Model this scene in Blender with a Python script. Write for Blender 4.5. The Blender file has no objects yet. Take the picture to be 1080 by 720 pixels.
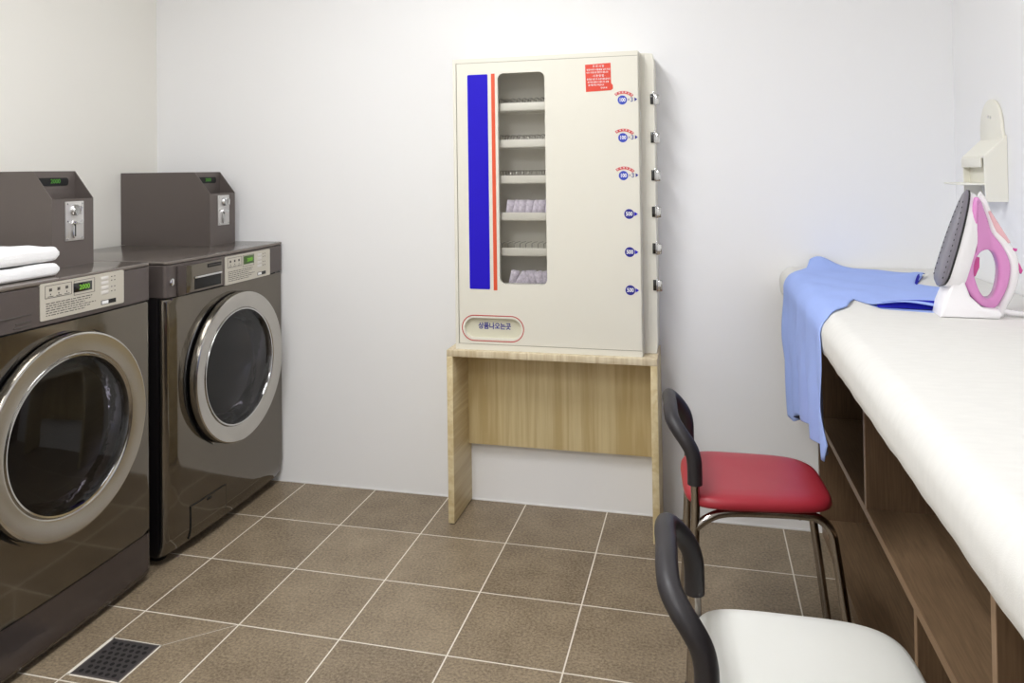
import bpy, bmesh, math, random
from mathutils import Vector, Matrix
random.seed(7)
COL = bpy.context.scene.collection
PI = math.pi

# ------------------------------------------------------------------ materials
def srgb(r, g, b):
    def f(c):
        c /= 255.0
        return c / 12.92 if c <= .04045 else ((c + .055) / 1.055) ** 2.4
    return (f(r), f(g), f(b), 1)

def new_mat(name):
    m = bpy.data.materials.new(name); m.use_nodes = True
    nt = m.node_tree
    return m, nt, nt.nodes['Principled BSDF']

def mat(name, col, rough=.5, metal=0, spec=.5, noise=0, nscale=40, bump=0, bscale=200, coat=0, stretch=None, emit=None, estr=1, trans=0):
    m, nt, b = new_mat(name)
    b.inputs['Base Color'].default_value = col
    b.inputs['Roughness'].default_value = rough
    b.inputs['Metallic'].default_value = metal
    b.inputs['Specular IOR Level'].default_value = spec
    b.inputs['Coat Weight'].default_value = coat
    b.inputs['Coat Roughness'].default_value = .08
    b.inputs['Transmission Weight'].default_value = trans
    if emit:
        b.inputs['Emission Color'].default_value = emit
        b.inputs['Emission Strength'].default_value = estr
    tc = nt.nodes.new('ShaderNodeTexCoord')
    src = tc.outputs['Object']
    if stretch:
        mp = nt.nodes.new('ShaderNodeMapping'); mp.inputs['Scale'].default_value = stretch
        nt.links.new(src, mp.inputs['Vector']); src = mp.outputs['Vector']
    if noise:
        n = nt.nodes.new('ShaderNodeTexNoise'); n.inputs['Scale'].default_value = nscale; n.inputs['Detail'].default_value = 4
        nt.links.new(src, n.inputs['Vector'])
        r = nt.nodes.new('ShaderNodeMapRange'); r.inputs['From Min'].default_value = .3; r.inputs['From Max'].default_value = .7
        r.inputs['To Min'].default_value = 1 - noise; r.inputs['To Max'].default_value = 1 + noise
        nt.links.new(n.outputs['Fac'], r.inputs['Value'])
        mx = nt.nodes.new('ShaderNodeVectorMath'); mx.operation = 'SCALE'; mx.inputs[0].default_value = col[:3]
        nt.links.new(r.outputs['Result'], mx.inputs['Scale']); nt.links.new(mx.outputs['Vector'], b.inputs['Base Color'])
    if bump:
        n = nt.nodes.new('ShaderNodeTexNoise'); n.inputs['Scale'].default_value = bscale; n.inputs['Detail'].default_value = 3
        nt.links.new(src, n.inputs['Vector'])
        bp = nt.nodes.new('ShaderNodeBump'); bp.inputs['Strength'].default_value = bump; bp.inputs['Distance'].default_value = .002
        nt.links.new(n.outputs['Fac'], bp.inputs['Height']); nt.links.new(bp.outputs['Normal'], b.inputs['Normal'])
    return m

def wood(name, light, dark, axis, plank=.0, plank_axis=0, rough=.45, fine=70, broad=9, wave=.16):
    """grain runs along `axis`; optional glued-lamella tint steps of width `plank` along plank_axis"""
    m, nt, b = new_mat(name)
    N = nt.nodes.new; L = nt.links.new
    geo = N('ShaderNodeNewGeometry')
    mp = N('ShaderNodeMapping'); s = [1, 1, 1]; s[axis] = .05
    mp.inputs['Scale'].default_value = s
    L(geo.outputs['Position'], mp.inputs['Vector'])
    n1 = N('ShaderNodeTexNoise'); n1.inputs['Scale'].default_value = fine; n1.inputs['Detail'].default_value = 5
    n2 = N('ShaderNodeTexNoise'); n2.inputs['Scale'].default_value = broad; n2.inputs['Detail'].default_value = 3; n2.inputs['Distortion'].default_value = 1.2
    L(mp.outputs['Vector'], n1.inputs['Vector']); L(mp.outputs['Vector'], n2.inputs['Vector'])
    w = N('ShaderNodeMath'); w.operation = 'MULTIPLY'; w.inputs[1].default_value = 34
    L(n2.outputs['Fac'], w.inputs[0])
    sn = N('ShaderNodeMath'); sn.operation = 'SINE'; L(w.outputs[0], sn.inputs[0])
    a = N('ShaderNodeMath'); a.operation = 'MULTIPLY_ADD'; a.inputs[1].default_value = wave; a.inputs[2].default_value = .0
    L(sn.outputs[0], a.inputs[0])
    ad = N('ShaderNodeMath'); ad.operation = 'ADD'; L(n1.outputs['Fac'], ad.inputs[0]); L(a.outputs[0], ad.inputs[1])
    last = ad
    if plank:
        sx = N('ShaderNodeSeparateXYZ'); L(geo.outputs['Position'], sx.inputs[0])
        d = N('ShaderNodeMath'); d.operation = 'DIVIDE'; d.inputs[1].default_value = plank; L(sx.outputs[plank_axis], d.inputs[0])
        fl = N('ShaderNodeMath'); fl.operation = 'FLOOR'; L(d.outputs[0], fl.inputs[0])
        wn = N('ShaderNodeTexWhiteNoise'); wn.noise_dimensions = '1D'; L(fl.outputs[0], wn.inputs['W'])
        m2 = N('ShaderNodeMath'); m2.operation = 'MULTIPLY_ADD'; m2.inputs[1].default_value = .34; L(wn.outputs['Value'], m2.inputs[0]); L(ad.outputs[0], m2.inputs[2])
        m3 = N('ShaderNodeMath'); m3.operation = 'SUBTRACT'; m3.inputs[1].default_value = .21; L(m2.outputs[0], m3.inputs[0])
        last = m3
    cr = N('ShaderNodeValToRGB'); cr.color_ramp.elements[0].position = .22; cr.color_ramp.elements[1].position = .78
    cr.color_ramp.elements[0].color = dark; cr.color_ramp.elements[1].color = light
    L(last.outputs[0], cr.inputs['Fac']); L(cr.outputs['Color'], b.inputs['Base Color'])
    b.inputs['Roughness'].default_value = rough
    bp = N('ShaderNodeBump'); bp.inputs['Strength'].default_value = .15; bp.inputs['Distance'].default_value = .001
    L(n1.outputs['Fac'], bp.inputs['Height']); L(bp.outputs['Normal'], b.inputs['Normal'])
    return m

M = {}
M['wall'] = mat('white_wall_paint', srgb(240, 240, 240), .75, bump=.03, bscale=300, spec=.25)
M['wall_left'] = mat('warm_bounce_wall_paint', srgb(234, 232, 225), .75, bump=.03, bscale=300, spec=.25)  # warm light reflected onto the left wall, put into its paint colour
M['ceiling'] = mat('ceiling_paint', srgb(238, 238, 238), .8, bump=.02)
M['cap'] = mat('taupe_painted_steel', srgb(94, 86, 83), .38, metal=.35, noise=.04, nscale=300)
M['box'] = mat('taupe_hammered_paint', srgb(100, 92, 88), .42, metal=.25, noise=.05, nscale=400, bump=.06, bscale=700)
M['body'] = mat('dark_champagne_steel', srgb(118, 112, 103), .075, metal=.9, noise=.02, nscale=60, stretch=(1, 1, 8))
M['side_black'] = mat('black_side_panel', srgb(24, 22, 23), .3)
M['top_metal'] = mat('glossy_taupe_top', srgb(120, 112, 106), .16, metal=.5)
M['chrome'] = mat('chrome', srgb(205, 205, 205), .08, metal=1)
M['chair_chrome'] = mat('worn_chrome_tube', srgb(168, 162, 156), .14, metal=1)
M['ring'] = mat('brushed_steel_ring', srgb(192, 189, 183), .2, metal=1, noise=.03, nscale=20)
M['drum'] = mat('steel_drum', srgb(170, 170, 176), .35, metal=.8)
M['black'] = mat('black_plastic', srgb(18, 17, 17), .35)
M['blackgloss'] = mat('black_gloss', srgb(20, 19, 20), .1, coat=.5)
M['rubber'] = mat('dark_gasket', srgb(78, 75, 80), .3)
M['steel'] = mat('satin_coin_plate', srgb(212, 210, 208), .28, metal=.7)
M['plate'] = mat('label_plate', srgb(201, 196, 183), .35, metal=.2)
M['ink'] = mat('dark_print', srgb(80, 76, 72), .6)
M['whiteink'] = mat('white_print', srgb(240, 240, 240), .5)
M['led'] = mat('green_led', srgb(110, 165, 50), .4, emit=srgb(110, 210, 40), estr=.12)
M['panelgreen'] = mat('green_lcd', srgb(55, 75, 35), .3, emit=srgb(60, 95, 25), estr=.25)
M['cream'] = mat('cream_powder_coat', srgb(228, 225, 212), .38, spec=.4)
M['cream_in'] = mat('cream_inner', srgb(232, 229, 218), .5)
M['cream_dark'] = mat('cream_recess', srgb(214, 211, 190), .45)
M['blue'] = mat('blue_stripe', srgb(36, 18, 192), .5, spec=.2)
M['navy'] = mat('navy_print', srgb(28, 30, 140), .4)
M['royal'] = mat('royal_blue_print', srgb(48, 70, 185), .4)
M['red'] = mat('orange_red_stripe', srgb(222, 84, 50), .4)
M['sticker'] = mat('red_sticker', srgb(219, 62, 36), .4)
M['crimson'] = mat('crimson_print', srgb(190, 50, 52), .4)
M['pinkprint'] = mat('rose_print', srgb(208, 88, 86), .4)
M['packet'] = mat('printed_packet', srgb(214, 206, 218), .35, noise=.22, nscale=130)
M['wire'] = mat('coil_wire', srgb(150, 146, 138), .25, metal=.8)
M['pine_z'] = wood('pine_upright', srgb(224, 207, 162), srgb(202, 180, 130), 2, .062, 0)
M['pine_y'] = wood('pine_side', srgb(226, 211, 172), srgb(206, 186, 140), 1, .06, 2)
M['pine_edge'] = wood('pine_edge', srgb(226, 213, 184), srgb(198, 180, 146), 2, .0, 0, fine=120)
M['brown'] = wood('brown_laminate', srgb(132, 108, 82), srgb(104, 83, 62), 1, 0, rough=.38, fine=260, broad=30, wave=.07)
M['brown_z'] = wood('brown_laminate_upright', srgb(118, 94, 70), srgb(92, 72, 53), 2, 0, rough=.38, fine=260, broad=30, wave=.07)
M['brown_edge'] = mat('brown_edge_band', srgb(148, 122, 96), .45)
M['pad'] = mat('white_pad_fabric', srgb(222, 221, 217), .9, spec=.1, bump=.35, bscale=500, stretch=(1, 3, 1), noise=.02, nscale=30)
M['redvinyl'] = mat('red_vinyl', srgb(166, 44, 56), .38, spec=.45, bump=.04, bscale=500)
M['whitevinyl'] = mat('white_vinyl', srgb(226, 226, 220), .35, spec=.45, bump=.03, bscale=500)
M['foam'] = mat('black_foam_grip', srgb(40, 37, 40), .48, bump=.1, bscale=900)
M['towel'] = mat('white_terry', srgb(243, 243, 243), .95, spec=.1, bump=.8, bscale=350)
M['shirt'] = mat('light_blue_cotton', srgb(160, 181, 238), .9, spec=.1, bump=.2, bscale=600, noise=.03, nscale=9)
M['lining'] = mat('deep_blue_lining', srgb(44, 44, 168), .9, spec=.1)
M['ironwhite'] = mat('iron_white_shell', srgb(240, 238, 240), .25, coat=.3)
M['ironclear'] = mat('iron_frosted_tank', srgb(244, 242, 245), .3)
M['pink'] = mat('iron_pink_plastic', srgb(216, 140, 198), .25, coat=.4)
M['magenta'] = mat('iron_magenta_button', srgb(206, 72, 150), .25, coat=.4)
M['rose'] = mat('iron_rose_panel', srgb(232, 184, 190), .25)
M['sole'] = mat('iron_soleplate', srgb(128, 124, 134), .3, metal=.4)
M['holder'] = mat('ivory_plastic', srgb(236, 234, 222), .4)
M['drain'] = mat('drain_grey', srgb(74, 70, 70), .45, metal=.3)
M['drainframe'] = mat('drain_frame', srgb(120, 114, 112), .35, metal=.6)
M['grout'] = mat('white_grout', srgb(226, 220, 208), .8)
M['lamp'] = mat('tube_lamp', (1, 1, 1, 1), .5, emit=(.97, .98, 1, 1), estr=6)
M['hole'] = mat('dark_hole', srgb(10, 10, 10), .6)

def glass_mat(name, tint, fac_clear):
    m = bpy.data.materials.new(name); m.use_nodes = True; nt = m.node_tree; nt.nodes.clear()
    N = nt.nodes.new; L = nt.links.new
    o = N('ShaderNodeOutputMaterial'); g = N('ShaderNodeBsdfGlossy'); g.inputs['Roughness'].default_value = .02
    t = N('ShaderNodeBsdfTransparent'); t.inputs['Color'].default_value = tint
    fr = N('ShaderNodeFresnel'); fr.inputs['IOR'].default_value = fac_clear
    mx = N('ShaderNodeMixShader'); L(fr.outputs[0], mx.inputs[0]); L(t.outputs[0], mx.inputs[1]); L(g.outputs[0], mx.inputs[2]); L(mx.outputs[0], o.inputs['Surface'])
    return m
M['doorglass'] = glass_mat('smoked_door_glass', (.74, .72, .74, 1), 1.5)
M['window'] = glass_mat('clear_window_glass', (.98, .98, .98, 1), 1.25)

def floor_mat():
    m, nt, b = new_mat('brown_floor_tile'); N = nt.nodes.new; L = nt.links.new
    geo = N('ShaderNodeNewGeometry'); sx = N('ShaderNodeSeparateXYZ'); L(geo.outputs['Position'], sx.inputs[0])
    def math_(op, a, v=None, b2=None):
        n = N('ShaderNodeMath'); n.operation = op; L(a, n.inputs[0])
        if v is not None: n.inputs[1].default_value = v
        if b2 is not None: L(b2, n.inputs[1])
        return n.outputs[0]
    masks = []; ids = []
    for k in (0, 1):
        d = math_('DIVIDE', sx.outputs[k], .3); ids.append(math_('ROUND', math_('ADD', d, -.5)))
        f = math_('ADD', d, .5); f = math_('FRACT', f); f = math_('ADD', f, -.5); f = math_('ABSOLUTE', f)
        masks.append(math_('LESS_THAN', f, .0067))
    g = math_('MAXIMUM', masks[0], None, masks[1])
    n1 = N('ShaderNodeTexNoise'); n1.inputs['Scale'].default_value = 9; n1.inputs['Detail'].default_value = 6
    n2 = N('ShaderNodeTexNoise'); n2.inputs['Scale'].default_value = 130; n2.inputs['Detail'].default_value = 6; n2.inputs['Roughness'].default_value = .7
    L(geo.outputs['Position'], n1.inputs['Vector']); L(geo.outputs['Position'], n2.inputs['Vector'])
    s = math_('MULTIPLY', n1.outputs['Fac'], .26); s2 = math_('MULTIPLY', n2.outputs['Fac'], .95); s = math_('ADD', s, None, s2)
    cb = N('ShaderNodeCombineXYZ'); L(ids[0], cb.inputs[0]); L(ids[1], cb.inputs[1])
    wn = N('ShaderNodeTexWhiteNoise'); L(cb.outputs[0], wn.inputs['Vector'])
    s3 = math_('MULTIPLY', wn.outputs['Value'], .08); s = math_('ADD', s, None, s3)
    cr = N('ShaderNodeValToRGB'); cr.color_ramp.elements[0].position = .46; cr.color_ramp.elements[1].position = .82
    cr.color_ramp.elements[0].color = srgb(100, 86, 68); cr.color_ramp.elements[1].color = srgb(164, 148, 124)
    L(s, cr.inputs['Fac'])
    mx = N('ShaderNodeMix'); mx.data_type = 'RGBA'; L(g, mx.inputs['Factor']); L(cr.outputs['Color'], mx.inputs['A']); mx.inputs['B'].default_value = srgb(226, 219, 206)
    L(mx.outputs['Result'], b.inputs['Base Color'])
    b.inputs['Roughness'].default_value = .42; b.inputs['Specular IOR Level'].default_value = .4
    bp = N('ShaderNodeBump'); bp.inputs['Strength'].default_value = .25; bp.inputs['Distance'].default_value = .001
    h = math_('SUBTRACT', n2.outputs['Fac'], None, g); L(h, bp.inputs['Height']); L(bp.outputs['Normal'], b.inputs['Normal'])
    return m
M['floor'] = floor_mat()

# ------------------------------------------------------------------ mesh helpers
class MB:
    def __init__(s): s.bm = bmesh.new()
    def _bev(s, geom_edges, w, seg):
        if w: bmesh.ops.bevel(s.bm, geom=geom_edges, offset=w, segments=seg, profile=.5, affect='EDGES', clamp_overlap=True)
    def box(s, x0, x1, y0, y1, z0, z1, bev=0, seg=2):
        c = ((x0 + x1) / 2, (y0 + y1) / 2, (z0 + z1) / 2)
        r = bmesh.ops.create_cube(s.bm, size=1, matrix=Matrix.Translation(c) @ Matrix.Diagonal((abs(x1 - x0), abs(y1 - y0), abs(z1 - z0), 1)))
        if bev: s._bev(list({e for v in r['verts'] for e in v.link_edges}), bev, seg)
        return s
    def prism(s, pts, axis, a0, a1, bev=0, seg=2):
        """polygon pts (2-D, in the two other axes in order) extruded along axis"""
        def P(p, a):
            q = list(p); q.insert(axis, a); return q
        lo = [s.bm.verts.new(P(p, a0)) for p in pts]; hi = [s.bm.verts.new(P(p, a1)) for p in pts]
        f1 = s.bm.faces.new(lo); f2 = s.bm.faces.new(hi[::-1]); n = len(pts); fs = [f1, f2]
        for i in range(n): fs.append(s.bm.faces.new((lo[i], hi[i], hi[(i + 1) % n], lo[(i + 1) % n])))
        bmesh.ops.recalc_face_normals(s.bm, faces=fs)
        if bev: s._bev(list(set(f1.edges) | set(f2.edges)), bev, seg)
        return s
    def tube(s, path, r, n=16, closed=False, rr=None, cap=True):
        path = [Vector(p) for p in path]; m = len(path); rings = []
        up = None
        for i, p in enumerate(path):
            a = path[i - 1] if (i or closed) else path[0]; b = path[(i + 1) % m] if (i < m - 1 or closed) else path[-1]
            t = (b - a).normalized()
            if up is None:
                up = Vector((0, 0, 1)) if abs(t.z) < .9 else Vector((1, 0, 0))
            u = t.cross(up).normalized(); v = u.cross(t).normalized(); up = v
            q = rr[i] if rr else r
            rings.append([s.bm.verts.new(p + u * math.cos(2 * PI * k / n) * q + v * math.sin(2 * PI * k / n) * q) for k in range(n)])
        fs = []
        for i in range(m - (0 if closed else 1)):
            A = rings[i]; B = rings[(i + 1) % m]
            for k in range(n): fs.append(s.bm.faces.new((A[k], A[(k + 1) % n], B[(k + 1) % n], B[k])))
        if not closed and cap:
            fs.append(s.bm.faces.new(rings[0][::-1])); fs.append(s.bm.faces.new(rings[-1]))
        bmesh.ops.recalc_face_normals(s.bm, faces=fs)
        return s
    def lathe(s, prof, c, axis='x', n=96, close=False):
        """prof: (a, r) pairs, a along the axis"""
        def P(a, r, t):
            u, v = r * math.cos(t), r * math.sin(t)
            return {'x': (c[0] + a, c[1] + u, c[2] + v), 'y': (c[0] + u, c[1] + a, c[2] + v), 'z': (c[0] + u, c[1] + v, c[2] + a)}[axis]
        rings = [[s.bm.verts.new(P(a, r, 2 * PI * k / n)) for k in range(n)] if r > 1e-6 else [s.bm.verts.new(P(a, 0, 0))] for a, r in prof]
        fs = []
        for A, B in list(zip(rings, rings[1:])) + ([(rings[-1], rings[0])] if close else []):
            for k in range(n):
                k2 = (k + 1) % n
                q = [A[k % len(A)], A[k2 % len(A)], B[k2 % len(B)], B[k % len(B)]]
                q2 = []
                for v in q:
                    if v not in q2: q2.append(v)
                if len(q2) > 2: fs.append(s.bm.faces.new(q2))
        bmesh.ops.recalc_face_normals(s.bm, faces=fs)
        return s

ORG = {}
def obj(name, mb, m, parent=None, smooth=True, local=False, angle=40):
    bm = mb.bm if isinstance(mb, MB) else mb
    if parent is not None and not local:
        o_ = ORG.get(parent.name)
        if o_ is not None: bmesh.ops.translate(bm, verts=bm.verts, vec=-o_)
    me = bpy.data.meshes.new(name)
    for f in bm.faces: f.smooth = smooth
    if smooth:
        for e in bm.edges:
            if len(e.link_faces) == 2 and e.calc_face_angle(0) > math.radians(angle): e.smooth = False
    bm.to_mesh(me); bm.free()
    me.materials.append(m)
    o = bpy.data.objects.new(name, me); COL.objects.link(o)
    if parent is not None:
        o.parent = parent
        if parent.name in ORG: ORG[o.name] = ORG[parent.name]
    return o
def tag(o, label, cat=None, group=None, kind=None):
    if label: o['label'] = label
    if cat: o['category'] = cat
    if group: o['group'] = group
    if kind: o['kind'] = kind
    return o
def thing(name, label, cat, loc, rz=0, group=None):
    o = bpy.data.objects.new(name, None); COL.objects.link(o); o.empty_display_size = .05
    o.location = loc; o.rotation_euler = (0, 0, rz); ORG[o.name] = Vector(loc)
    return tag(o, label, cat, group)
def struct(name, mb, m, parent=None):
    o = obj(name, mb, m, parent)
    o['kind'] = 'structure'
    return o

def rounded_rect(x0, x1, y0, y1, r, n=8):
    out = []
    for cx, cy, a in ((x1 - r, y1 - r, 0), (x0 + r, y1 - r, 90), (x0 + r, y0 + r, 180), (x1 - r, y0 + r, 270)):
        for k in range(n + 1):
            t = math.radians(a + 90 * k / n); out.append((cx + r * math.cos(t), cy + r * math.sin(t)))
    return out

_fid = [0]
def text(s, size, mt, parent, pos, facing='-y', name='lettering', bold=0, squash=1, spin=0, name_label=None):
    """flat lettering standing on a surface; facing -y or +x; centred on pos"""
    cu = bpy.data.curves.new('t', 'FONT'); cu.body = s; cu.size = size; cu.align_x = 'CENTER'; cu.align_y = 'CENTER'
    cu.offset = bold; cu.extrude = .0003; cu.resolution_u = 3
    t = bpy.data.objects.new('t', cu); COL.objects.link(t)
    dg = bpy.context.evaluated_depsgraph_get(); dg.update()
    me = bpy.data.meshes.new_from_object(t.evaluated_get(dg))
    bpy.data.objects.remove(t)
    bm = bmesh.new(); bm.from_mesh(me); bpy.data.meshes.remove(me)
    R = Matrix.Rotation(spin, 4, 'Z')
    A = Matrix.Rotation(PI / 2, 4, 'X')
    if facing == '+x': A = Matrix.Rotation(PI / 2, 4, 'Z') @ A
    bmesh.ops.transform(bm, matrix=Matrix.Translation(pos) @ A @ R @ Matrix.Diagonal((squash, 1, 1, 1)), verts=bm.verts)
    return obj(name, bm, mt, parent, smooth=False)

# ------------------------------------------------------------------ the room
XL, XR, YB, YF, ZC = -.68, 2.354, 0.0, -4.6, 2.5
struct('floor', MB().box(XL - .1, XR + .1, YF - .1, YB + .1, -.1, 0), M['floor'])
struct('wall_back', MB().box(XL - .1, XR + .1, YB, YB + .1, 0, ZC), M['wall'])
struct('wall_left', MB().box(XL - .1, XL, YF, YB, 0, ZC), M['wall_left'])
struct('wall_right', MB().box(XR, XR + .1, YF, YB, 0, ZC), M['wall'])
struct('wall_front', MB().box(XL - .1, XR + .1, YF - .1, YF, 0, ZC), M['wall'])
struct('ceiling', MB().box(XL - .1, XR + .1, YF - .1, YB + .1, ZC, ZC + .1), M['ceiling'])
# slim white skirting along the back wall
struct('baseboard_back', MB().box(-.09, 1.9, -.002, 0, 0, .006, .0008), M['wall'])

# ceiling light fixtures
def light_fixture(x, y, label):
    t = thing('ceiling_light', label, 'ceiling light', (x, y, ZC), 0, 'fluorescent ceiling lights')
    obj('housing', MB().box(x - .3, x + .3, y - .62, y + .62, ZC - .05, ZC, .006), M['ceiling'], t)
    for k in (-1, 0, 1):
        xx = x + k * .17
        obj('tube', MB().tube([(xx, y - .57, ZC - .075), (xx, y + .57, ZC - .075)], .016, 12), M['lamp'], t)
        L = bpy.data.lights.new('tube_light', 'AREA'); L.shape = 'RECTANGLE'; L.size = .05; L.size_y = 1.14
        L.energy = LAMP; L.color = (.975, .983, 1)
        lo = bpy.data.objects.new('tube_light', L); COL.objects.link(lo); lo.location = (xx, y, ZC - .1)
LAMP = 7.6
light_fixture(.75, -1.45, 'white three tube ceiling light over the washers end of the room')
light_fixture(.75, -3.4, 'white three tube ceiling light behind the camera position')

# ------------------------------------------------------------------ washers
XF = -.10
def washer(y0, y1, ztop, label, skirt):
    XF = -.100 if skirt else -.091
    yc = (y0 + y1) / 2; hw = (y1 - y0) / 2; dz = ztop - .955
    dcy = yc + (.022 if skirt else .008); dcz = .545 + dz
    t = thing('washing_machine', label, 'washing machine', (-.38, yc, 0), 0, 'front load washing machines')
    zb0 = .014 if skirt else .034
    zb = .034 if not skirt else .138 + dz; zp = .836 + dz
    R0 = .014
    FC = .052
    def X(y, z, bot=None):
        u = abs(y - yc); x = XF + .010 * (1 - (u / hw) ** 2) - .002
        if not skirt and y < y0 + FC and z < zp + .001: x -= (y0 + FC - y) * .11
        d = u - (hw - R0)
        if d > 0: x -= R0 - math.sqrt(max(0, R0 * R0 - d * d))
        hb = .022 if skirt else .055
        if z < zb0 + hb:
            d = zb0 + hb - z; x -= (.012 if skirt else .016) * (d / hb) ** 2
        return x
    # cabinet shell behind the front skin
    obj('cabinet', MB().box(-.655, XF - (.032 if not skirt else .016), y0 + .001, y1 - .001, .03, zp + .01, .003), M['side_black'], t)
    # front skin with the round port
    def skin(z0, z1, hole):
        bm = bmesh.new()
        if hole:
            angs = sorted([2 * PI * k / 120 for k in range(120)] + [math.atan2(b - dcz, a - dcy) % (2 * PI) for a in (y0, y1) for b in (z0, z1)])
            fr = [0, .1, .2, .3, .4, .5, .6, .68, .75, .8, .85, .9, .93, .95, .97, .98, .99, .996, 1]
            rings = []
            for f in fr:
                ring = []
                for a in angs:
                    c, s_ = math.cos(a), math.sin(a)
                    k = min(((y1 if c > 0 else y0) - dcy) / c if abs(c) > 1e-9 else 9, ((z1 if s_ > 0 else z0) - dcz) / s_ if abs(s_) > 1e-9 else 9)
                    r = hole + (k - hole) * f
                    y, z = dcy + c * r, dcz + s_ * r
                    ring.append(bm.verts.new((X(y, z), y, z)))
                rings.append(ring)
            n = len(angs)
            for A, B in zip(rings, rings[1:]):
                for k in range(n): bm.faces.new((A[k], B[k], B[(k + 1) % n], A[(k + 1) % n]))
            # turn the hole edge inwards
            inn = [bm.verts.new((v.co.x - .03, v.co.y, v.co.z)) for v in rings[0]]
            for k in range(n): bm.faces.new((rings[0][k], rings[0][(k + 1) % n], inn[(k + 1) % n], inn[k]))
        else:
            ys = [yc + hw * math.sin(PI / 2 * k / 30) for k in range(-30, 31)]; zs = [z0 + (z1 - z0) * (k / 14) ** 1.6 for k in range(15)]
            g = [[bm.verts.new((X(y, z), y, z)) for y in ys] for z in zs]
            for i in range(14):
                for j in range(60): bm.faces.new((g[i][j], g[i][j + 1], g[i + 1][j + 1], g[i + 1][j]))
        bmesh.ops.recalc_face_normals(bm, faces=bm.faces)
        if sum(f.normal.x for f in bm.faces) < 0: bmesh.ops.reverse_faces(bm, faces=bm.faces)
        return bm
    obj('front_panel', skin(zb, zp, .262), M['body'], t)
    if skirt:
        obj('skirt_panel', skin(.014, zb - .003, 0), M['cap_gloss'], t)
    for sy in (y0 + .06, y1 - .06):
        for fx in (-.17, -.6):
            obj('foot', MB().lathe([(0, .022), (.01, .024), (.012, .012), (.034, .012)], (fx, sy, 0), 'z', 20), M['black'], t)
    # control panel cap, rounded at both front corners, and the top plate
    prof = [(-.655, y0), (XF - R0, y0)]
    ys = [yc + hw * math.sin(PI / 2 * k / 24) for k in range(-24, 25)]
    prof = [(-.655, y0)] + [(X(y, .9) + .003, y) for y in ys] + [(-.655, y1)]
    obj('control_panel', MB().prism(prof, 2, zp + .004, ztop - .012, .002, 1), M['cap'], t)
    prof2 = [(-.66, y0)] + [(X(y, .9) + .004, y) for y in ys] + [(-.66, y1)]
    obj('top_panel', MB().prism(prof2, 2, ztop - .011, ztop, .004, 3), M['top_metal'], t)
    # door: dark recess, brushed ring, glass, bowl, drum
    xb = XF + .004
    obj('door_recess', MB().lathe([(-.03, .258), (.002, .260), (.003, .270), (-.001, .272)], (xb, dcy, dcz)), M['black'], t)
    d = obj('door', MB().lathe([(.004, .246), (.008, .256), (.012, .261), (.030, .2625), (.0355, .261), (.0378, .2575), (.0380, .2565), (.0379, .255), (.0310, .213), (.0304, .210), (.0296, .209), (.027, .204), (.020, .199), (.0, .197)], (xb, dcy, dcz), n=128), M['ring'], t)
    obj('door_lip', MB().lathe([(.027, .2045), (.031, .203), (.030, .199), (.022, .197), (.006, .196)], (xb, dcy, dcz), n=128), M['chrome'], d)
    obj('door_glass', MB().lathe([(.018, .197), (.022, .165), (.025, .11), (.027, .05), (.0275, 0)], (xb, dcy, dcz), n=96), M['doorglass'], d)
    obj('glass_bowl', MB().lathe([(.017, .197), (.006, .189), (-.008, .181), (-.026, .173), (-.044, .164), (-.054, .152)], (xb, dcy, dcz), n=96), M['bowlrim'], d)
    obj('gasket', MB().lathe([(-.03, .245), (-.04, .215), (-.05, .188), (-.07, .178), (-.095, .175), (-.10, .182)], (xb, dcy, dcz), n=96), M['rubber'], t)
    obj('drum', MB().lathe([(-.10, .19), (-.12, .225), (-.42, .225), (-.45, .20), (-.455, .09), (-.44, .05), (-.44, 0)], (xb, dcy, dcz), n=96), M['drum'], t)
    # coin printed plate with display
    px0, px1 = yc - .062, yc + .227
    if not skirt: px0, px1 = yc - .054, yc + .232
    pz0, pz1 = .853 + (dz if skirt else -.01), .955 + (dz - .007 if skirt else -.012)
    xf = X((px0 + px1) / 2, .5) + .004
    pl = obj('instruction_plate', MB().prism(rounded_rect(px0, px1, pz0, pz1, .004, 4), 0, xf - .010, xf + .0015), M['plate'], t)
    W_, H_ = px1 - px0, pz1 - pz0
    xs = xf + .0016
    def at(u, v): return (px0 + u * W_, pz0 + v * H_)
    def rect(mb, u0, v0, u1, v1, th=.0004):
        a = at(u0, v0); b = at(u1, v1); mb.box(xs - .001, xs + th, a[0], b[0], a[1], b[1])
    mb = MB()
    def frame(u0, v0, u1, v1, w=.0012):
        du, dv = w / W_, w / H_
        rect(mb, u0, v0, u1, v0 + dv); rect(mb, u0, v1 - dv, u1, v1); rect(mb, u0, v0, u0 + du, v1); rect(mb, u1 - du, v0, u1, v1)
    frame(.05, .58, .345, .93); frame(.37, .52, .62, .93)
    obj('printed_frame', mb, M['ink'], pl, smooth=False); mb = MB()
    for k, (u, v) in enumerate(((.11, .80), (.20, .80), (.29, .80))):
        rect(mb, u - .016, v - .04, u + .014, v + .04); rect(mb, u - .006, v - .14, u + .004, v - .10)
        rect(mb, u - .03, v - .185, u + .03, v - .168)
        obj('printed_icon', mb, M['ink'], pl, smooth=False); mb = MB()
    rg = random.Random(5)
    for k in range(6):
        v = .44 - k * .065; u = .06
        end = rg.uniform(.5, .64)
        while u < end:
            w = rg.uniform(.012, .05); rect(mb, u, v - .010, min(u + w, end), v + .012); u += w + .012
    obj('printed_text', mb, M['ink'], pl, smooth=False); mb = MB()
    for v in (.85, .74, .55, .42):
        for u in (.83, .87): rect(mb, u, v, u + .013, v + .03)
    if 0:
        for k in range(9):
            rect(mb, .80 + (k % 3) * .06, .9 - (k // 3) * .1, .83 + (k % 3) * .06, .93 - (k // 3) * .1)
    obj('indicator_marks', mb, M['ink'], pl, smooth=False)
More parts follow.
